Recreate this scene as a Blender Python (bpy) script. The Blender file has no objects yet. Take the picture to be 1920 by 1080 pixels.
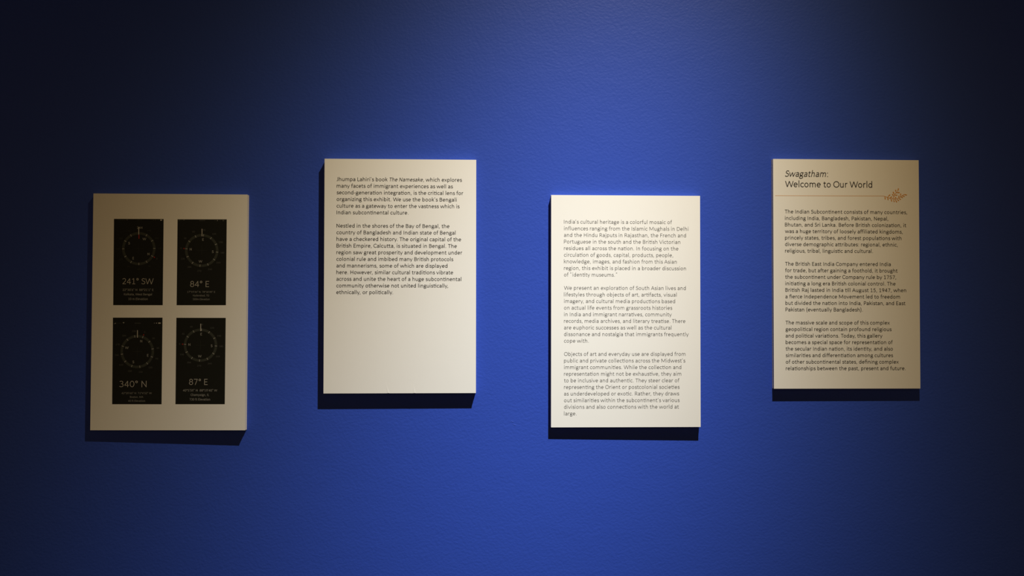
import bpy, math
from mathutils import Matrix, Vector

# ------------------------------------------------------------------ camera
scene = bpy.context.scene
F_PX = 2000.0                                    # focal length in pixels of the 1920x1080 frame
CAM_POS = Vector((0.0, -1.98919, 1.5))
YAW, PITCH, ROLL = 0.04630, 0.02524, 0.00194
fwd = Vector((math.sin(YAW) * math.cos(PITCH), math.cos(YAW) * math.cos(PITCH), math.sin(PITCH)))
rgt = Vector((math.cos(YAW), -math.sin(YAW), 0.0))
upv = rgt.cross(fwd)
rgt, upv = (math.cos(ROLL) * rgt + math.sin(ROLL) * upv, -math.sin(ROLL) * rgt + math.cos(ROLL) * upv)
cam_data = bpy.data.cameras.new('camera')
cam_data.sensor_width = 36.0
cam_data.lens = 36.0 * F_PX / 1920.0
cam = bpy.data.objects.new('camera', cam_data)
scene.collection.objects.link(cam)
m = Matrix((rgt, upv, -fwd)).transposed().to_4x4()
m.translation = CAM_POS
cam.matrix_world = m
scene.camera = cam

# ------------------------------------------------------------------ world, exposure
world = bpy.data.worlds.new('dim_gallery')
scene.world = world
world.use_nodes = True
world.node_tree.nodes['Background'].inputs[0].default_value = (1.0, 0.68, 0.38, 1)
world.node_tree.nodes['Background'].inputs[1].default_value = 0.115
scene.view_settings.view_transform = 'Standard'
scene.view_settings.look = 'None'
scene.view_settings.gamma = 1.0
scene.view_settings.exposure = 0.0
scene.view_settings.use_curve_mapping = False

# ------------------------------------------------------------------ the gallery spotlight (track lamp near the ceiling)
LAMP_POS = Vector((0.560, -1.004, 3.32))
LAMP_AIM = Vector((0.098, 0.0, 1.017))
BEAM = ((9.25, 0.2520, 1.90), (9.0, 0.2350, 1.93), (8.10, 0.2140, 2.03))   # strength, width, shape for R, G, B
PAPER = 0.84
spot = bpy.data.lights.new('gallery_spotlight', 'SPOT')
spot.energy = 4 * math.pi ** 2 / PAPER
spot.spot_size = math.radians(110)
spot.spot_blend = 0.3
spot.shadow_soft_size = 0.012
spot.use_nodes = True
nt = spot.node_tree
nt.nodes.clear()
out = nt.nodes.new('ShaderNodeOutputLight')
em = nt.nodes.new('ShaderNodeEmission')
tc = nt.nodes.new('ShaderNodeTexCoord')
sep = nt.nodes.new('ShaderNodeSeparateXYZ')


def nmath(tree, op, a, b=None):
    n = tree.nodes.new('ShaderNodeMath')
    n.operation = op
    for i, v in enumerate((a, b)):
        if v is None:
            continue
        if isinstance(v, (int, float)):
            n.inputs[i].default_value = v
        else:
            tree.links.new(v, n.inputs[i])
    return n.outputs[0]


nt.links.new(tc.outputs['Normal'], sep.inputs[0])
ang = nmath(nt, 'ARCCOSINE', nmath(nt, 'ABSOLUTE', sep.outputs['Z']))
comb = nt.nodes.new('ShaderNodeCombineColor')
for i, (a, s, k) in enumerate(BEAM):
    g = nmath(nt, 'EXPONENT', nmath(nt, 'MULTIPLY', nmath(nt, 'POWER', nmath(nt, 'DIVIDE', ang, s), k), -1.0))
    nt.links.new(nmath(nt, 'MULTIPLY', g, a), comb.inputs[i])
nt.links.new(comb.outputs[0], em.inputs['Color'])
em.inputs['Strength'].default_value = 1.0
nt.links.new(em.outputs[0], out.inputs[0])
lamp = bpy.data.objects.new('gallery_spotlight', spot)
lamp.location = LAMP_POS
lamp.rotation_euler = (LAMP_AIM - LAMP_POS).to_track_quat('-Z', 'Y').to_euler()
scene.collection.objects.link(lamp)

# ------------------------------------------------------------------ materials
def material(name, color, rough=0.6, spec=0.3, mottling=None):
    mt = bpy.data.materials.new(name)
    mt.use_nodes = True
    t = mt.node_tree
    b = t.nodes['Principled BSDF']
    b.inputs['Base Color'].default_value = (*color, 1)
    b.inputs['Roughness'].default_value = rough
    b.inputs['Specular IOR Level'].default_value = spec
    if mottling:                                  # (scale, low, high): faint print / paper unevenness
        tcn = t.nodes.new('ShaderNodeTexCoord')
        nz = t.nodes.new('ShaderNodeTexNoise')
        nz.inputs['Scale'].default_value = mottling[0]
        nz.inputs['Detail'].default_value = 3
        mr = t.nodes.new('ShaderNodeMapRange')
        mr.inputs['To Min'].default_value = mottling[1]
        mr.inputs['To Max'].default_value = mottling[2]
        mx = t.nodes.new('ShaderNodeMix')
        mx.data_type = 'RGBA'
        mx.blend_type = 'MULTIPLY'
        mx.inputs['Factor'].default_value = 1.0
        mx.inputs['A'].default_value = (*color, 1)
        t.links.new(tcn.outputs['Object'], nz.inputs['Vector'])
        t.links.new(nz.outputs['Fac'], mr.inputs['Value'])
        t.links.new(mr.outputs[0], mx.inputs['B'])
        t.links.new(mx.outputs['Result'], b.inputs['Base Color'])
    return mt


M_WALL = material('blue_wall_paint', (0.027, 0.0735, 0.48), 0.42, 0.36)
t = M_WALL.node_tree
bs = t.nodes['Principled BSDF']
tcn = t.nodes.new('ShaderNodeTexCoord')
mp = t.nodes.new('ShaderNodeMapping')
mp.inputs['Rotation'].default_value = (0, math.radians(25), 0)
mp.inputs['Scale'].default_value = (0.9, 1.0, 1.1)
n1 = t.nodes.new('ShaderNodeTexNoise')
n1.inputs['Scale'].default_value = 190
n1.inputs['Detail'].default_value = 2.5
n1.inputs['Roughness'].default_value = 0.55
n2 = t.nodes.new('ShaderNodeTexNoise')
n2.inputs['Scale'].default_value = 28
n2.inputs['Detail'].default_value = 2
bp = t.nodes.new('ShaderNodeBump')
bp.inputs['Strength'].default_value = 1.0
bp.inputs['Distance'].default_value = 0.00042
t.links.new(tcn.outputs['Object'], mp.inputs['Vector'])
t.links.new(mp.outputs[0], n1.inputs['Vector'])
t.links.new(mp.outputs[0], n2.inputs['Vector'])
t.links.new(nmath(t, 'ADD', n1.outputs['Fac'], nmath(t, 'MULTIPLY', n2.outputs['Fac'], 0.8)), bp.inputs['Height'])
t.links.new(bp.outputs[0], bs.inputs['Normal'])

M_PAPER = material('white_printed_sheet', (PAPER, PAPER, PAPER), 0.55, 0.25, (60, 0.985, 1.0))
M_CORE = material('foam_core_edge', (0.66, 0.64, 0.63), 0.8, 0.1, (400, 0.85, 1.0))
M_BACK = material('white_backing_board', (0.80, 0.79, 0.78), 0.7, 0.2, (300, 0.92, 1.0))
M_INK = material('black_text_ink', (0.045, 0.043, 0.043), 0.6, 0.2, (300, 0.9, 1.0))
M_INK_LIGHT = material('charcoal_text_ink', (0.085, 0.083, 0.082), 0.6, 0.2, (300, 0.9, 1.0))
M_OCHRE = material('ochre_ornament_ink', (0.70, 0.31, 0.05), 0.6, 0.2, (300, 0.9, 1.0))
M_SCREEN = material('black_screen_print', (0.011, 0.012, 0.010), 0.5, 0.2, (120, 0.8, 1.0))
M_RING = material('dark_grey_dial_print', (0.040, 0.044, 0.036), 0.6, 0.2, (300, 0.9, 1.0))
M_TEXT_W = material('pale_grey_screen_lettering', (0.50, 0.48, 0.45), 0.6, 0.2, (300, 0.9, 1.0))
M_TEXT_G = material('mid_grey_screen_lettering', (0.30, 0.30, 0.29), 0.6, 0.2, (300, 0.9, 1.0))
M_TEXT_D = material('dim_grey_screen_lettering', (0.085, 0.088, 0.085), 0.6, 0.2, (300, 0.9, 1.0))
M_RED = material('red_screen_print', (0.42, 0.03, 0.02), 0.6, 0.2, (300, 0.9, 1.0))
M_FLOOR = material('dark_gallery_floor', (0.06, 0.055, 0.05), 0.5, 0.3, (8, 0.7, 1.0))
M_CEIL = material('dark_gallery_ceiling', (0.03, 0.03, 0.03), 0.9, 0.1, (8, 0.8, 1.0))


# ------------------------------------------------------------------ mesh helpers
def mesh_obj(name, verts, faces, mat, parent=None, loc=(0, 0, 0)):
    me = bpy.data.meshes.new(name)
    me.from_pydata(verts, [], faces)
    me.materials.append(mat)
    o = bpy.data.objects.new(name, me)
    scene.collection.objects.link(o)
    o.parent = parent
    o.location = loc
    return o


def box(x0, x1, y0, y1, z0, z1):
    v = [(x, y, z) for x in (x0, x1) for y in (y0, y1) for z in (z0, z1)]
    f = [(0, 1, 3, 2), (4, 6, 7, 5), (0, 4, 5, 1), (2, 3, 7, 6), (0, 2, 6, 4), (1, 5, 7, 3)]
    return v, f


# ------------------------------------------------------------------ the setting
wall = mesh_obj('wall_back', *box(-4.5, 4.5, 0.0, 0.15, -0.0, 3.7), M_WALL)
wall['kind'] = 'structure'
wall['label'] = 'deep blue painted gallery wall with orange peel texture'
floor = mesh_obj('floor', *box(-4.5, 4.5, -4.0, 0.15, -0.1, 0.0), M_FLOOR)
floor['kind'] = 'structure'
floor['label'] = 'dark gallery floor below the blue wall'
ceil = mesh_obj('ceiling', *box(-4.5, 4.5, -4.0, 0.15, 3.7, 3.8), M_CEIL)
ceil['kind'] = 'structure'
ceil['label'] = 'dark gallery ceiling above the blue wall'

# ------------------------------------------------------------------ stroke lettering
# glyphs drawn as pen strokes in 1/1000 em: M/L/C path steps, A cx cy rx ry a0 a1 (ellipse arc), D cx cy r (dot)
GLYPHS = {
 ' ': (226, ''),
 'a': (479, 'M382 0 L382 300 C382 385 330 432 245 432 C185 432 130 412 90 375|M382 262 C300 262 90 262 90 130 C90 70 135 34 195 34 C275 34 340 80 382 140'),
 'b': (525, 'M115 0 L115 690|A278 233 163 199 0 360'),
 'c': (423, 'A255 233 185 199 45 315'),
 'd': (525, 'M410 0 L410 690|A247 233 163 199 0 360'),
 'e': (498, 'M82 240 L430 240|A258 233 176 199 0 316'),
 'f': (305, 'M135 0 L135 540 C135 620 175 660 240 660 C262 660 285 657 300 650|M30 430 L285 430'),
 'g': (471, 'A222 292 138 140 0 360|M325 400 L440 432|M135 195 C85 160 75 108 140 92 C215 72 420 100 420 -30 C420 -110 330 -155 225 -155 C120 -155 55 -115 55 -55 C55 0 110 45 165 80'),
 'h': (525, 'M115 0 L115 690|M115 320 C150 395 210 432 275 432 C355 432 410 385 410 290 L410 0'),
 'i': (229, 'M115 0 L115 466|D115 622 54'),
 'j': (239, 'M122 466 L122 -90 C122 -145 90 -165 20 -160|D122 622 54'),
 'k': (455, 'M115 0 L115 690|M395 466 L150 250|M190 285 L425 0'),
 'l': (229, 'M115 0 L115 690'),
 'm': (799, 'M115 0 L115 466|M115 320 C145 395 195 432 255 432 C330 432 399 390 399 290 L399 0|M399 320 C430 395 480 432 540 432 C620 432 684 390 684 290 L684 0'),
 'n': (525, 'M115 0 L115 466|M115 320 C150 395 210 432 275 432 C355 432 410 385 410 290 L410 0'),
 'o': (527, 'A263 233 180 199 0 360'),
 'p': (525, 'M115 -185 L115 466|A278 233 163 199 0 360'),
 'q': (525, 'M410 -185 L410 466|A247 233 163 199 0 360'),
 'r': (349, 'M115 0 L115 466|M115 300 C145 390 200 432 265 432 C290 432 310 428 330 420'),
 's': (391, 'M340 385 C310 415 265 432 215 432 C140 432 95 395 95 340 C95 215 345 285 345 130 C345 70 300 34 212 34 C150 34 95 58 58 95'),
 't': (335, 'M140 570 L140 130 C140 65 170 34 225 34 C260 34 290 45 312 62|M30 432 L300 432'),
 'u': (525, 'M410 466 L410 0|M410 146 C375 72 315 34 250 34 C170 34 115 80 115 176 L115 466'),
 'v': (452, 'M32 466 L226 16 L420 466'),
 'w': (715, 'M30 466 L195 15 L357 450 L520 15 L685 466'),
 'x': (433, 'M40 466 L395 0|M393 466 L36 0'),
 'y': (453, 'M425 466 L150 -185|M30 466 L236 15'),
 'z': (395, 'M55 432 L345 432|M335 432 L55 35|M45 35 L350 35'),
 'A': (579, 'M25 0 L290 616 L555 0|M120 215 L460 215'),
 'B': (544, 'M115 0 L115 632|M115 597 L280 597 C385 597 430 545 430 470 C430 395 380 335 280 335 L115 335|M280 335 C400 335 465 280 465 190 C465 95 400 35 285 35 L115 35'),
 'C': (533, 'A325 316 275 287 46 314'),
 'D': (615, 'M115 0 L115 632|M115 597 L260 597 C440 597 550 490 550 316 C550 145 440 35 260 35 L115 35'),
 'E': (488, 'M115 0 L115 632|M115 597 L440 597|M115 320 L400 320|M115 35 L440 35'),
 'F': (459, 'M115 0 L115 632|M115 597 L425 597|M115 305 L390 305'),
 'G': (631, 'A335 316 275 287 46 305|M555 65 L555 290|M395 290 L590 290'),
 'H': (623, 'M115 0 L115 632|M508 0 L508 632|M115 320 L508 320'),
 'I': (252, 'M126 0 L126 632'),
 'J': (319, 'M215 632 L215 150 C215 70 170 32 105 32 C75 32 50 38 25 48'),
 'K': (520, 'M115 0 L115 632|M475 632 L165 335|M200 365 L500 0'),
 'L': (420, 'M115 0 L115 632|M115 35 L405 35'),
 'M': (855, 'M118 0 L118 632|M737 0 L737 632|M125 610 L427 100 L730 610'),
 'N': (646, 'M115 0 L115 632|M115 600 L530 32|M530 0 L530 632'),
 'O': (662, 'A331 316 285 287 0 360'),
 'P': (517, 'M115 0 L115 632|M115 597 L265 597 C390 597 445 530 445 435 C445 335 380 265 265 265 L115 265'),
 'Q': (673, 'A331 316 285 287 0 360|M400 110 L580 -90'),
 'R': (543, 'M115 0 L115 632|M115 597 L260 597 C375 597 430 540 430 448 C430 350 370 285 260 285 L115 285|M275 285 L505 0'),
 'S': (459, 'M398 540 C355 578 300 600 240 600 C150 600 95 550 95 470 C95 290 408 385 408 185 C408 90 340 32 235 32 C160 32 95 60 48 108'),
 'T': (487, 'M15 597 L472 597|M243 597 L243 0'),
 'U': (642, 'M110 632 L110 230 C110 95 200 32 321 32 C445 32 532 95 532 230 L532 632'),
 'V': (567, 'M25 632 L283 15 L542 632'),
 'W': (890, 'M30 632 L235 15 L445 610 L655 15 L860 632'),
 'Y': (487, 'M25 632 L243 275 L462 632|M243 290 L243 0'),
 '0': (507, 'A253 316 185 287 0 360'),
 '1': (507, 'M110 500 L270 615|M270 632 L270 0|M110 35 L430 35'),
 '2': (507, 'M80 510 C100 570 165 600 240 600 C340 600 400 540 400 450 C400 350 300 250 75 35|M60 35 L430 35'),
 '3': (507, 'M95 545 C130 580 180 600 240 600 C335 600 390 550 390 475 C390 395 330 338 215 335 C345 335 415 280 415 185 C415 90 340 32 230 32 C160 32 105 55 65 95'),
 '4': (507, 'M345 0 L345 620|M345 610 L50 180|M40 180 L460 180'),
 '5': (507, 'M410 597 L145 597|M150 597 L122 340 C160 360 200 368 245 368 C350 368 420 305 420 205 C420 100 345 32 225 32 C160 32 110 50 65 85'),
 '6': (507, 'A256 200 172 168 0 360|M350 625 C220 490 95 340 86 200'),
 '7': (507, 'M60 597 L440 597|M425 597 L185 0'),
 '8': (507, 'A253 465 150 135 0 360|A253 180 180 148 0 360'),
 '9': (507, 'A250 432 168 168 0 360|M418 440 C418 330 320 150 190 5'),
 '.': (252, 'D126 46 48'),
 ',': (250, 'D122 46 46|M132 42 L72 -92'),
 ':': (268, 'D134 46 48|D134 400 48'),
 '-': (306, 'M48 240 L258 240'),
 '(': (303, 'M240 700 C85 520 85 30 240 -150'),
 ')': (303, 'M62 700 C218 520 218 30 62 -150'),
 '\u2019': (221, 'D112 640 44|M125 650 L72 520'),
 '\u201c': (401, 'M125 690 L88 540|M255 690 L218 540'),
 '\u201d': (401, 'M182 690 L145 540|M312 690 L275 540'),
 '\u00b0': (339, 'A170 525 92 92 0 360'),
 "'": (190, 'M95 690 L95 520'),
 '"': (330, 'M95 690 L95 520|M215 690 L215 520'),
 # joined letter pairs of the typeface
 'ti': (564, 'M140 570 L140 130 C140 65 170 34 225 34 C260 34 290 45 312 62|M30 432 L490 432|M450 0 L450 466|D450 622 50'),
 'tt': (670, 'M140 570 L140 130 C140 65 170 34 225 34 C260 34 290 45 312 62|M475 570 L475 130 C475 65 505 34 560 34 C595 34 625 45 647 62|M30 432 L635 432'),
 'fi': (534, 'M135 0 L135 540 C135 620 185 660 265 660 C330 660 380 650 430 635|M30 430 L460 430|M420 0 L420 466'),
 'ff': (595, 'M135 0 L135 540 C135 620 175 660 240 660 C262 660 285 657 300 650|M425 0 L425 540 C425 620 465 660 530 660 C552 660 575 657 590 650|M30 430 L575 430'),
}
_cache = {}


def strokes_of(g, fine):
    """flatten a glyph to [(kind, points, closed)]"""
    key = (g, fine)
    if key in _cache:
        return _cache[key]
    res = []
    nb = 10 if fine else 6
    for part in GLYPHS[g][1].split('|'):
        if not part:
            continue
        if part[0] == 'A':
            cx, cy, rx, ry, a0, a1 = map(float, part[1:].split())
            closed = a1 - a0 >= 360
            n = (32 if fine else 18) if closed else (26 if fine else 15)
            pts = []
            for i in range(n if closed else n + 1):
                a = math.radians(a0 + (a1 - a0) * i / n)
                pts.append((cx + rx * math.cos(a), cy + ry * math.sin(a)))
            res.append(('s', pts, closed))
        elif part[0] == 'D':
            cx, cy, r = map(float, part[1:].split())
            res.append(('d', (cx, cy, r), True))
        else:
            toks = part.replace('M', ' M ').replace('L', ' L ').replace('C', ' C ').split()
            pts, i = [], 0
            while i < len(toks):
                c = toks[i]
                if c in 'ML':
                    pts.append((float(toks[i + 1]), float(toks[i + 2])))
                    i += 3
                else:
                    p0 = pts[-1]
                    q = [float(v) for v in toks[i + 1:i + 7]]
                    for k in range(1, nb + 1):
                        u = k / nb
                        w = 1 - u
                        pts.append(tuple(w ** 3 * p0[d] + 3 * w * w * u * q[d] + 3 * w * u * u * q[2 + d] + u ** 3 * q[4 + d] for d in (0, 1)))
                    i += 7
            res.append(('s', pts, False))
    _cache[key] = res
    return res


def ribbon(pts, hw, closed, V, Fc):
    """hw: half width, number or a list per point"""
    n = len(pts)
    if not closed and not isinstance(hw, list):   # sharp corners: two strokes with square ends
        for i in range(1, n - 1):
            e1 = Vector((pts[i][0] - pts[i - 1][0], pts[i][1] - pts[i - 1][1])).normalized()
            e2 = Vector((pts[i + 1][0] - pts[i][0], pts[i + 1][1] - pts[i][1])).normalized()
            if e1.dot(e2) < 0.35:
                ribbon(pts[:i + 1], hw, False, V, Fc)
                ribbon(pts[i:], hw, False, V, Fc)
                return
    base = len(V)
    for i in range(n):
        p = pts[i]
        a = pts[i - 1] if (i > 0 or closed) else None
        b = pts[(i + 1) % n] if (i < n - 1 or closed) else None
        d1 = d2 = None
        if a is not None:
            d1 = Vector((p[0] - a[0], p[1] - a[1])).normalized()
        if b is not None:
            d2 = Vector((b[0] - p[0], b[1] - p[1])).normalized()
        d1 = d1 or d2
        d2 = d2 or d1
        n1, n2 = Vector((-d1.y, d1.x)), Vector((-d2.y, d2.x))
        nn = n1 + n2
        nn = nn.normalized() if nn.length > 1e-6 else n1
        w = hw[i] if isinstance(hw, list) else hw
        w = w / max(nn.dot(n1), 0.45)
        V.append((p[0] + nn.x * w, p[1] + nn.y * w))
        V.append((p[0] - nn.x * w, p[1] - nn.y * w))
    for i in range(n if closed else n - 1):
        j = (i + 1) % n
        Fc.append((base + 2 * i + 1, base + 2 * j + 1, base + 2 * j, base + 2 * i))


def disc(cx, cy, r, V, Fc, n=10):
    base = len(V)
    for i in range(n):
        a = 2 * math.pi * i / n
        V.append((cx + r * math.cos(a), cy + r * math.sin(a)))
    Fc.append(tuple(range(base, base + n)))


def split_glyphs(s, liga):
    out, i = [], 0
    while i < len(s):
        if liga and s[i:i + 2] in ('ti', 'tt', 'fi', 'ff') and s[i:i + 2] in GLYPHS:
            out.append(s[i:i + 2])
            i += 2
        else:
            out.append(s[i])
            i += 1
    return out


CLIP = {'v': (0, 466), 'w': (0, 466), 'x': (0, 466), 'y': (-185, 466), 'k': (0, 690), 'A': (0, 632), 'V': (0, 632),
        'W': (0, 632), 'K': (0, 632), 'M': (0, 632), 'R': (0, 632), 'Y': (0, 632), '7': (0, 632)}
KERN = {'We': -30, 'Wo': -30, 'To': -55, 'Vi': -12, 'r,': -40, 'y,': -40, 'y.': -40, 'Pa': -12, 'ra': -8, 'ry': 8}


def lettering(s, half, italic=False, liga=True, fine=False, track=0.0):
    """2D outline faces in 1/1000 em; '_' toggles italics; returns verts, faces, left edge, right edge"""
    V, Fc, x, it, last = [], [], 0.0, italic, ''
    for g in split_glyphs(s, liga):
        x += KERN.get(last[-1:] + g[:1], 0)
        last = g
        if g == '_':
            it = not it
            continue
        b0 = len(V)
        for kind, pts, closed in strokes_of(g, fine):
            if kind == 'd':
                disc(pts[0], pts[1], pts[2] * (0.55 + 0.45 * half / 40), V, Fc)
            else:
                ribbon(pts, half, closed, V, Fc)
        if g in CLIP:                             # square terminals cut level with the base, x-height or cap line
            lo_, hi_ = CLIP[g]
            for i in range(b0, len(V)):
                V[i] = (V[i][0], min(max(V[i][1], lo_), hi_))
        for i in range(b0, len(V)):
            vx, vy = V[i]
            V[i] = (vx * (0.95 if it else 1) + x + (vy * 0.19 - 20 if it else 0), vy)
        x += GLYPHS[g][0] * (0.95 if it else 1) + track
    xs = [v[0] for v in V]
    return V, Fc, min(xs), max(xs)


# ------------------------------------------------------------------ wall panels
INK = 0.00012          # print layer stands this far off its sheet


class Panel:
    def __init__(self, name, label, cx, cz, rot_deg, w, h, t_left, t_right):
        self.w, self.h, self.tl, self.tr = w, h, t_left, t_right
        self.root = bpy.data.objects.new(name, None)
        self.root.empty_display_size = 0.05
        scene.collection.objects.link(self.root)
        a = math.radians(rot_deg)
        # the Empty sits on the wall at the middle of the board's lower edge
        self.root.location = (cx + math.sin(a) * h / 2, 0.0, cz - math.cos(a) * h / 2)
        self.root.rotation_euler = (0, -a, 0)
        self.root['label'] = label
        self.root['category'] = 'wall panel'
        self.root['group'] = 'text and picture boards on the blue wall'
        self.mat = Matrix.Translation(self.root.location) @ Matrix.Rotation(-a, 4, 'Y')
        self.inv = self.mat.inverted()
        self.back = self._slab('backing_board', 0.0, 0.45, 0.0, M_BACK)
        self.core = self._slab('foam_core', 0.45, 0.90, 0.0002, M_CORE)
        self.face = self._slab('printed_sheet', 0.90, 1.0, 0.0, M_PAPER)

    def depth(self, x):
        return self.tl + (self.tr - self.tl) * (x / self.w + 0.5)

    def _slab(self, name, f0, f1, inset, mat):
        w, h = self.w / 2 - inset, self.h
        v = []
        for x in (-w, w):
            for f in (f0, f1):
                for z in (inset, h - inset):
                    v.append((x, -self.depth(x) * f, z))
        f = [(0, 2, 3, 1), (4, 5, 7, 6), (0, 4, 6, 2), (1, 3, 7, 5), (0, 1, 5, 4), (2, 6, 7, 3)]
        return mesh_obj(name, v, f, mat, self.root)

    def at(self, px, py):
        """pixel of the photograph -> (x, z) on this panel's face"""
        d = fwd + rgt * ((px - 960) / F_PX) - upv * ((py - 540) / F_PX)
        o = self.inv @ CAM_POS
        d = self.inv.to_3x3() @ d
        # face plane: y = -(c + k x)
        k = (self.tr - self.tl) / self.w
        c = (self.tl + self.tr) / 2
        s = -(o.y + c + k * o.x) / (d.y + k * d.x)
        return o.x + d.x * s, o.z + d.z * s

    def flat(self, name, V, Fc, mat, parent, layer=1.0):
        """a printed shape: V in face coordinates (x, z)"""
        x0 = min(v[0] for v in V)
        z0 = min(v[1] for v in V)
        y0 = -self.depth(x0)
        vv = [(x - x0, -self.depth(x) - INK * layer - y0, z - z0) for x, z in V]
        return mesh_obj(name, vv, Fc, mat, parent, (x0, y0, z0))

    def text(self, s, pxl, pxr, py, em_px, mat, half, parent=None, layer=1.0, name='text_line', **kw):
        """one printed line: left / right pixel, baseline pixel and type size in pixels"""
        V, Fc, lo, hi = lettering(s, half, **kw)
        xa, za = self.at(pxl, py)
        xb, zb = self.at(pxr, py)
        xm, zm = self.at(pxl, py - 100)
        sz = (zm - za) / 100 * em_px / 1000
        sx = (xb - xa) / (hi - lo)
        W = [(xa + (x - lo) * sx, za + y * sz) for x, y in V]
        return self.flat(name, W, Fc, mat, parent or self.face, layer)


# ---- the four boards, 11 x 17 inches each
compass = Panel('picture_board', 'white board printed with four black compass screens, leftmost of the four boards',
                -0.53535, 1.50450, -0.098, 0.27961, 0.43158, 0.0105, 0.0146)
lahiri = Panel('text_board', 'white text board beginning Jhumpa Lahiri\u2019s book, its lower third blank',
               -0.11484, 1.57152, 0.081, 0.27937, 0.43189, 0.0153, 0.0150)
heritage = Panel('text_board', 'white text board beginning India\u2019s cultural heritage, filled with three paragraphs',
                 0.30433, 1.50778, 0.020, 0.27948, 0.43185, 0.0114, 0.0133)
welcome = Panel('text_board', 'white title board headed Swagatham: Welcome to Our World with an ochre leaf rule',
                0.72282, 1.57871, -0.004, 0.27942, 0.43170, 0.0126, 0.0124)


def lines(panel, y0, pitch, xl0, xl1, ytop, ybot, rows, em, mat, half):
    """a block of lines: rows of (text, right pixel)"""
    for i, (s, r) in enumerate(rows):
        y = y0 + pitch * i
        if s:
            xl = xl0 + (xl1 - xl0) * (y - ytop) / (ybot - ytop)
            panel.text(s, xl, r, y, em, mat, half)


lines(lahiri, 339.3, 12.47, 631.3, 630.6, 339, 551, [
    ('Jhumpa Lahiri\u2019s book _The Namesake_, which explores', 866.2),
    ('many facets of immigrant experiences as well as', 849.3),
    ('second-generation integration, is the critical lens for', 868.7),
    ('organizing this exhibit. We use the book\u2019s Bengali', 856.3),
    ('culture as a gateway to enter the vastness which is', 861.8),
    ('Indian subcontinental culture.', 765.8),
    ('', 0),
    ('Nestled in the shores of the Bay of Bengal, the', 842.8),
    ('country of Bangladesh and Indian state of Bengal', 854.3),
    ('have a checkered history. The original capital of the', 864.7),
    ('British Empire, Calcutta, is situated in Bengal. The', 856.7),
    ('region saw great prosperity and development under', 866.7),
    ('colonial rule and imbibed many British protocols', 850.0),
    ('and mannerisms, some of which are displayed', 839.0),
    ('here. However, similar cultural traditions vibrate', 849.7),
    ('across and unite the heart of a huge subcontinental', 865.0),
    ('community otherwise not united linguistically,', 840.3),
    ('ethnically, or politically.', 737.0)], 11.0, M_INK, 44)

lines(heritage, 419.2, 12.40, 1057.5, 1057.6, 419, 779, [
    ('India\u2019s cultural heritage is a colorful mosaic of', 1260.0),
    ('influences ranging from the Islamic Mughals in Delhi', 1290.7),
    ('and the Hindu Rajputs in Rajasthan, the French and', 1286.2),
    ('Portuguese in the south and the British Victorian', 1275.5),
    ('residues all across the nation. In focusing on the', 1272.0),
    ('circulation of goods, capital, products, people,', 1262.0),
    ('knowledge, images, and fashion from this Asian', 1268.8),
    ('region, this exhibit is placed in a broader discussion', 1286.2),
    ('of \u201cidentity museums.\u201d', 1157.2),
    ('', 0),
    ('We present an exploration of South Asian lives and', 1285.8),
    ('lifestyles through objects of art, artifacts, visual', 1268.7),
    ('imagery, and cultural media productions based', 1265.7),
    ('on actual life events from grassroots histories', 1260.5),
    ('in India and immigrant narratives, community', 1259.5),
    ('records, media archives, and literary treatise. There', 1285.2),
    ('are euphoric successes as well as the cultural', 1259.0),
    ('dissonance and nostalgia that immigrants frequently', 1291.3),
    ('cope with.', 1103.8),
    ('', 0),
    ('Objects of art and everyday use are displayed from', 1285.3),
    ('public and private collections across the Midwest\u2019s', 1285.0),
    ('immigrant communities. While the collection and', 1277.4),
    ('representation might not be exhaustive, they aim', 1277.4),
    ('to be inclusive and authentic. They steer clear of', 1273.9),
    ('representing the Orient or postcolonial societies', 1274.3),
    ('as underdeveloped or exotic. Rather, they draws', 1273.4),
    ('out similarities within the subcontinent\u2019s various', 1274.3),
    ('divisions and also connections with the world at', 1273.0),
    ('large.', 1080.9)], 11.0, M_INK_LIGHT, 33)

welcome.text('_Swagatham_:', 1471.7, 1552.5, 331.3, 18.4, M_INK, 42, fine=True, name='title_line')
welcome.text('Welcome to Our World', 1472.0, 1635.3, 350.8, 18.4, M_INK, 42, fine=True, name='title_line')
lines(welcome, 400.0, 12.25, 1471.5, 1473.4, 400, 694, [
    ('The Indian Subcontinent consists of many countries,', 1700.8),
    ('including India, Bangladesh, Pakistan, Nepal,', 1665.5),
    ('Bhutan, and Sri Lanka. Before British colonization, it', 1699.3),
    ('was a huge territory of loosely affiliated kingdoms,', 1692.5),
    ('princely states, tribes, and forest populations with', 1690.3),
    ('diverse demographic attributes: regional, ethnic,', 1683.2),
    ('religious, tribal, linguistic and cultural.', 1636.7),
    ('', 0),
    ('The British East India Company entered India', 1670.2),
    ('for trade, but after gaining a foothold, it brought', 1683.0),
    ('the subcontinent under Company rule by 1757,', 1680.3),
    ('initiating a long era British colonial control. The', 1679.3),
    ('British Raj lasted in India till August 15, 1947, when', 1699.0),
    ('a fierce Independence Movement led to freedom', 1687.5),
    ('but divided the nation into India, Pakistan, and East', 1697.8),
    ('Pakistan (eventually Bangladesh).', 1617.8),
    ('', 0),
    ('The massive scale and scope of this complex', 1668.3),
    ('geopolitical region contain profound religious', 1671.7),
    ('and political variations. Today, this gallery', 1654.7),
    ('becomes a special space for representation of', 1673.8),
    ('the secular Indian nation, its identity, and also', 1674.2),
    ('similarities and differentiation among cultures', 1674.5),
    ('of other subcontinental states, defining complex', 1685.0),
    ('relationships between the past, present and future.', 1698.0)], 10.8, M_INK, 44)

# ---- ochre rule and leaf sprig on the title board
PX = 0.4318 / 429.5                                   # metres per photograph pixel on that board


def leaf_px(x, y):
    return 1640 + x / 21.6, 340 + y / 21.6


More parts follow.
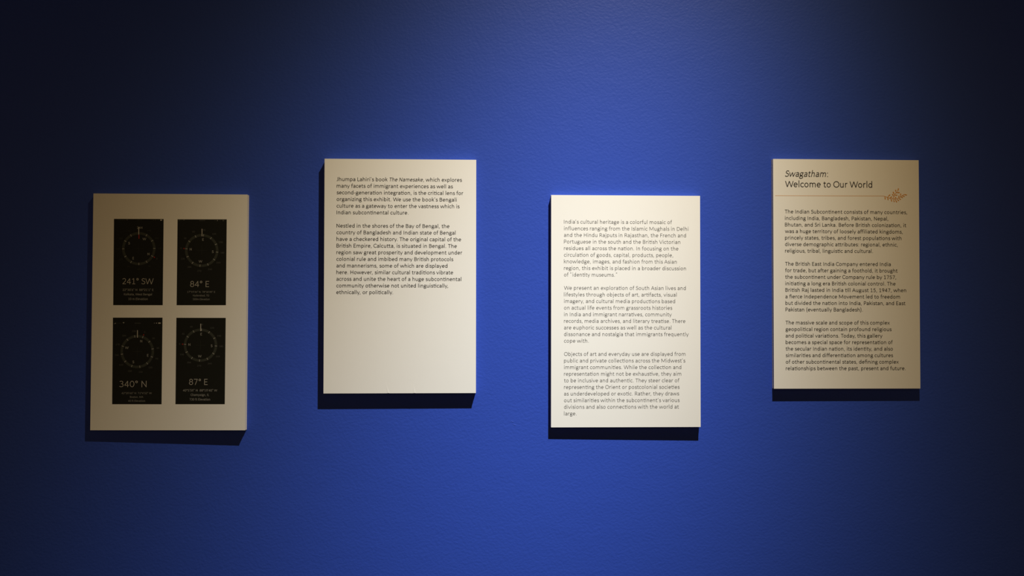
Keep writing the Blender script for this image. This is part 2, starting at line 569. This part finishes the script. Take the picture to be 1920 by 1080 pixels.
rule_pts = [welcome.at(1453.3, 366.8), welcome.at(1555, 367.1), welcome.at(1656.5, 367.4)]
V, Fc = [], []
ribbon(rule_pts, 0.33 * PX, False, V, Fc)
welcome.flat('ruled_line', V, Fc, M_OCHRE, welcome.face)['label'] = 'thin ochre rule under the title'
V, Fc = [], []
stem = [(350, 590), (405, 610), (500, 645), (600, 680), (700, 705), (830, 722), (930, 690), (1030, 640), (1105, 585), (1180, 535), (1250, 528)]
ribbon([welcome.at(*leaf_px(*p)) for p in stem], [0.27 * PX] + [0.5 * PX] * 10, False, V, Fc)
twig = [(735, 700), (780, 615), (822, 550), (855, 475), (920, 430)]
ribbon([welcome.at(*leaf_px(*p)) for p in twig], 0.55 * PX, False, V, Fc)
sprig = welcome.flat('leaf_sprig', V, Fc, M_OCHRE, welcome.root)
sprig['label'] = 'printed ochre sprig of small leaves'
LEAVES = [(405, 610, 432, 735), (510, 640, 552, 762), (520, 640, 628, 535), (600, 680, 705, 618), (650, 700, 697, 818),
          (760, 740, 798, 838), (830, 730, 898, 852), (800, 710, 868, 636), (900, 720, 982, 792), (970, 680, 1062, 742),
          (970, 660, 982, 578), (1050, 630, 1142, 665), (1040, 610, 1056, 492), (1110, 590, 1218, 607), (1190, 530, 1305, 558),
          (780, 610, 708, 516), (810, 560, 742, 420), (830, 570, 918, 554), (870, 450, 844, 340), (880, 460, 1014, 455), (925, 420, 967, 282)]
for x0, y0, x1, y1 in LEAVES:
    a = Vector(welcome.at(*leaf_px(x0, y0)))
    b = Vector(welcome.at(*leaf_px(x1, y1)))
    pts = [tuple(a.lerp(b, u)) for u in (0, 0.3, 0.6, 0.82, 0.94, 1.0)]
    V, Fc = [], []
    ribbon(pts, [q * PX for q in (0.35, 0.6, 0.95, 1.05, 0.8, 0.3)], False, V, Fc)
    lf = welcome.flat('leaf', V, Fc, M_OCHRE, welcome.root, 1.3)
    lf.parent = sprig
    lf.location = lf.location - sprig.location

# ---- two small creases pressed into the lower edge of the blank-bottomed board
for px0, py0, px1, py1 in ((723, 719, 728, 737), (774.5, 721, 777, 737)):
    a = Vector(lahiri.at(px0, py0))
    b = Vector(lahiri.at(px1, py1))
    b.y = max(b.y, 0.0)
    y = -lahiri.depth(a.x)
    V = []
    for u, hw, d in ((0, 0.0004, 0.00001), (0.5, 0.0018, 0.00008), (1, 0.0026, 0.00022)):
        c = a.lerp(b, u)
        V += [(c.x - hw, y - 0.000005, c.y), (c.x + hw * 0.15, y - d, c.y), (c.x + hw, y - 0.000005, c.y)]
    Fc = [(0, 1, 4, 3), (1, 2, 5, 4), (3, 4, 7, 6), (4, 5, 8, 7), (6, 7, 8)]
    Fc = [tuple(reversed(q)) for q in Fc]
    mesh_obj('crease', V, Fc, M_PAPER, lahiri.root)['label'] = 'small raised crease at the lower edge'

# ------------------------------------------------------------------ the four compass screens
CPX = 0.4318 / 441.5


def screen(corners, zoom0, centre, heading, big, rows, label, status, line_span, numbers=True):
    """zoom0: origin of a 6x enlargement of the photograph in which the other coordinates are given"""
    P = compass

    def z(x, y):
        return zoom0[0] + x / 6.0, zoom0[1] + y / 6.0
    pts = [P.at(*c) for c in corners]
    scr = P.flat('compass_screen', pts, [(3, 2, 1, 0)], M_SCREEN, P.root, 1.0)
    scr['label'] = label

    def put(name, V, Fc, mat, layer):
        o = P.flat(name, V, Fc, mat, scr, layer)
        o.location = o.location - scr.location
        return o

    def put_text(s, xl, xr, yb, cap, mat, half, layer=3.0, name='text_line', **kw):
        xl_, yb_ = z(xl, yb)
        xr_, _ = z(xr, yb)
        o = P.text(s, xl_, xr_, yb_, cap / 6.0 / 0.632, mat, half, scr, layer, name, liga=False, **kw)
        o.location = o.location - scr.location
        return o
    cx, cz = P.at(*z(*centre))
    R = 172 / 6.0 * CPX

    def polar(bearing, r):
        a = math.radians(90 - (bearing - heading))
        return cx + r * math.cos(a), cz + r * math.sin(a)
    V, Fc = [], []
    ribbon([polar(i * 5, R) for i in range(72)], 2.3 * CPX, True, V, Fc)
    put('dial_ring', V, Fc, M_RING, 1.8)
    for b in range(0, 360, 30):
        V, Fc = [], []
        ribbon([polar(b, R - 2.1 * CPX), polar(b, R + 2.1 * CPX)], 0.55 * CPX, False, V, Fc)
        put('tick_mark', V, Fc, M_TEXT_G, 2.6)
    # thin cross hair at the centre
    V, Fc = [], []
    ribbon([(cx - 9 * CPX, cz), (cx + 9 * CPX, cz)], 0.15 * CPX, False, V, Fc)
    ribbon([(cx, cz - 9 * CPX), (cx, cz + 9 * CPX)], 0.15 * CPX, False, V, Fc)
    put('cross_hair', V, Fc, M_RING, 1.8)
    # needle of the heading
    xn, y0, y1 = line_span
    p0, p1 = P.at(*z(xn, y0)), P.at(*z(xn, y1))
    V, Fc = [], []
    ribbon([p0, p1], 0.62 * CPX, False, V, Fc)
    put('heading_needle', V, Fc, M_TEXT_W, 3.4)
    # red marker of north
    V, Fc = [], []
    a, b_, c_ = polar(0, R + 6.3 * CPX), polar(-2.2, R + 3.6 * CPX), polar(2.2, R + 3.6 * CPX)
    put('north_marker', [a, b_, c_], [(0, 1, 2)], M_RED, 2.6)
    # cardinal letters, upright inside the ring
    for ch, b in (('N', 0), ('E', 90), ('S', 180), ('W', 270)):
        x, zc = polar(b, R * 0.72)
        V, Fc, lo, hi = lettering(ch, 46, liga=False)
        s = 4.6 * CPX / 632
        put('cardinal_letter', [(x + (u - (lo + hi) / 2) * s, zc + (v - 316) * s) for u, v in V], Fc, M_TEXT_G, 2.6)
    # degree numbers outside the ring
    for b in range(0, 360, 30):
        if not numbers and b != 0:
            mat = M_RING
        else:
            mat = M_TEXT_D
        x, zc = polar(b, R * 1.345)
        V, Fc, lo, hi = lettering(str(b), 42, liga=False)
        s = 2.9 * CPX / 632
        put('degree_number', [(x + (u - (lo + hi) / 2) * s * 1.1, zc + (v - 316) * s) for u, v in V], Fc, mat, 2.6)
    # lettering under the dial
    put_text(*big, M_TEXT_W, 24, fine=True, name='heading_text')
    for (s, xl, xr, yb, cap, bright) in rows:
        put_text(s, xl, xr, yb, cap, M_TEXT_G if bright else M_TEXT_G, 40 if bright else 33)
    # status bar marks along the upper edge
    for kind, x, y, wd, mat in status:
        V, Fc = [], []
        if kind == 'bars':
            for i in range(4):
                ribbon([P.at(*z(x + i * 6, y + 6)), P.at(*z(x + i * 6, y + 3 - i * 3))], 0.35 * CPX, False, V, Fc)
            put('signal_bars', V, Fc, mat, 2.6)
        elif kind == 'wifi':
            c = P.at(*z(x, y + 8))
            fan = [c] + [(c[0] + 2.4 * CPX * math.cos(math.radians(q)), c[1] + 2.4 * CPX * math.sin(math.radians(q))) for q in (135, 112, 90, 68, 45)]
            put('wifi_mark', fan, [(0, 5, 4, 3, 2, 1)], mat, 2.6)
        elif kind == 'battery':
            ribbon([P.at(*z(x - wd / 2, y)), P.at(*z(x + wd / 2, y))], 1.0 * CPX, False, V, Fc)
            ribbon([P.at(*z(x + wd / 2 + 2, y)), P.at(*z(x + wd / 2 + 4, y))], 0.5 * CPX, False, V, Fc)
            put('battery_mark', V, Fc, mat, 2.6)
        elif kind == 'dot':
            disc(*P.at(*z(x, y)), wd / 12.0 * CPX, V, Fc)
            put('status_dot', V, Fc, mat, 2.6)
        elif kind == 'dash':
            n = max(2, int(wd / 9))
            for i in range(n):
                xx = x - wd / 2 + wd * (i + 0.5) / n
                ribbon([P.at(*z(xx - 2.6, y)), P.at(*z(xx + 2.6, y))], 0.7 * CPX, False, V, Fc)
            put('status_mark', V, Fc, mat, 2.6)
    return scr, put, put_text, polar, R


S1 = screen([(213.8, 410.4), (306.9, 410.7), (305.1, 572.2), (212.3, 572.1)], (205, 400), (332, 397), 241,
            ('241\u00b0 SW', 148, 497, 797, 67),
            [('22\u00b030\'6" N  88\u00b021\'1" E', 150, 497, 872, 24, 1), ('Kolkata, West Bengal', 165, 480, 922, 24, 1), ('10 m Elevation', 215, 432, 975, 25, 1)],
            'black compass screen reading 241 degrees SW',
            [('dot', 68, 77, 5, M_TEXT_D), ('dash', 135, 78, 90, M_RING), ('wifi', 200, 74, 0, M_TEXT_D), ('dash', 340, 77, 62, M_RING),
             ('dot', 497, 77, 8, M_TEXT_D), ('dot', 520, 77, 9, M_TEXT_D), ('dash', 550, 77, 24, M_RING), ('battery', 583, 77, 18, M_TEXT_W)],
            (332, 155, 238), numbers=False)
# the first screen also shows a red arc of drift and the locked bearing
_, put1, text1, _, _ = S1
V, Fc = [], []
ribbon([compass.at(205 + 334 / 6, 400 + 240 / 6), compass.at(205 + 334 / 6, 400 + 286 / 6)], 0.6 * CPX, False, V, Fc)
put1('drift_mark', V, Fc, M_RED, 3.0)
text1('244', 312, 375, 173, 25, M_TEXT_G, 40, name='bearing_text')

screen([(333.0, 411.2), (425.2, 411.3), (423.6, 572.2), (331.2, 572.2)], (325, 400), (320, 418), 84,
       ('84\u00b0 E', 190, 402, 828, 67),
       [('17\u00b019\'44" N  78\u00b030\'49" E', 158, 470, 893, 19, 0), ('Hyderabad, TG', 222, 403, 934, 20, 0), ('500m Elevation', 220, 408, 976, 20, 0)],
       'black compass screen reading 84 degrees E',
       [('bars', 55, 80, 0, M_TEXT_D), ('dash', 92, 82, 18, M_RING), ('wifi', 120, 76, 0, M_TEXT_D), ('dash', 325, 82, 66, M_TEXT_D),
        ('dot', 470, 82, 7, M_TEXT_D), ('dot', 496, 82, 9, M_TEXT_G), ('dash', 525, 82, 24, M_RING), ('battery', 562, 82, 16, M_TEXT_D)],
       (323, 175, 258))
screen([(211.8, 595.5), (304.8, 595.5), (303.0, 757.9), (210.3, 757.8)], (205, 590), (315, 415), 340,
       ('340\u00b0 N', 112, 418, 815, 71),
       [('42\u00b020\'60" N  71\u00b04\'52" W', 138, 478, 893, 20, 0), ('Boston, MA', 233, 382, 936, 21, 0), ('40 ft Elevation', 212, 402, 980, 21, 0)],
       'black compass screen reading 340 degrees N',
       [('bars', 54, 97, 0, M_TEXT_G), ('dash', 110, 97, 52, M_RING), ('wifi', 161, 91, 0, M_TEXT_G), ('dash', 320, 96, 70, M_TEXT_D),
        ('dot', 507, 95, 8, M_TEXT_G), ('dot', 531, 95, 10, M_TEXT_W), ('battery', 564, 95, 26, M_TEXT_W)],
       (317, 175, 258))
screen([(330.8, 595.8), (423.3, 596.0), (421.5, 757.8), (329.0, 757.8)], (325, 590), (306, 343), 87,
       ('87\u00b0 E', 178, 385, 790, 68),
       [('40\u00b05\'59" N  88\u00b019\'40" W', 108, 494, 864, 25, 1), ('Champaign, IL', 195, 402, 914, 25, 1), ('730 ft Elevation', 183, 414, 965, 25, 1)],
       'black compass screen reading 87 degrees E', [], (309, 102, 185))

# ------------------------------------------------------------------ a small scuff in the wall paint between the two middle boards
def wall_at(px, py):
    d = fwd + rgt * ((px - 960) / F_PX) - upv * ((py - 540) / F_PX)
    return CAM_POS + d * (-CAM_POS.y / d.y)


for pts in (((955.5, 791), (960, 790.2), (963.5, 792)), ((961, 795.5), (964.5, 796.5), (968, 797))):
    V = []
    for i, p in enumerate(pts):
        c = wall_at(*p)
        hw, d = ((0.0002, 0.0001), (0.0012, 0.0004), (0.0003, 0.0001))[i]
        V += [(c.x, -0.00005, c.z + hw), (c.x, -d, c.z), (c.x, -0.00005, c.z - hw)]
    Fc = [(0, 3, 4, 1), (1, 4, 5, 2), (3, 6, 7, 4), (4, 7, 8, 5)]
    Fc = [tuple(reversed(q)) for q in Fc]
    mesh_obj('paint_scuff', V, Fc, M_WALL, wall)['label'] = 'raised scuff in the blue paint'
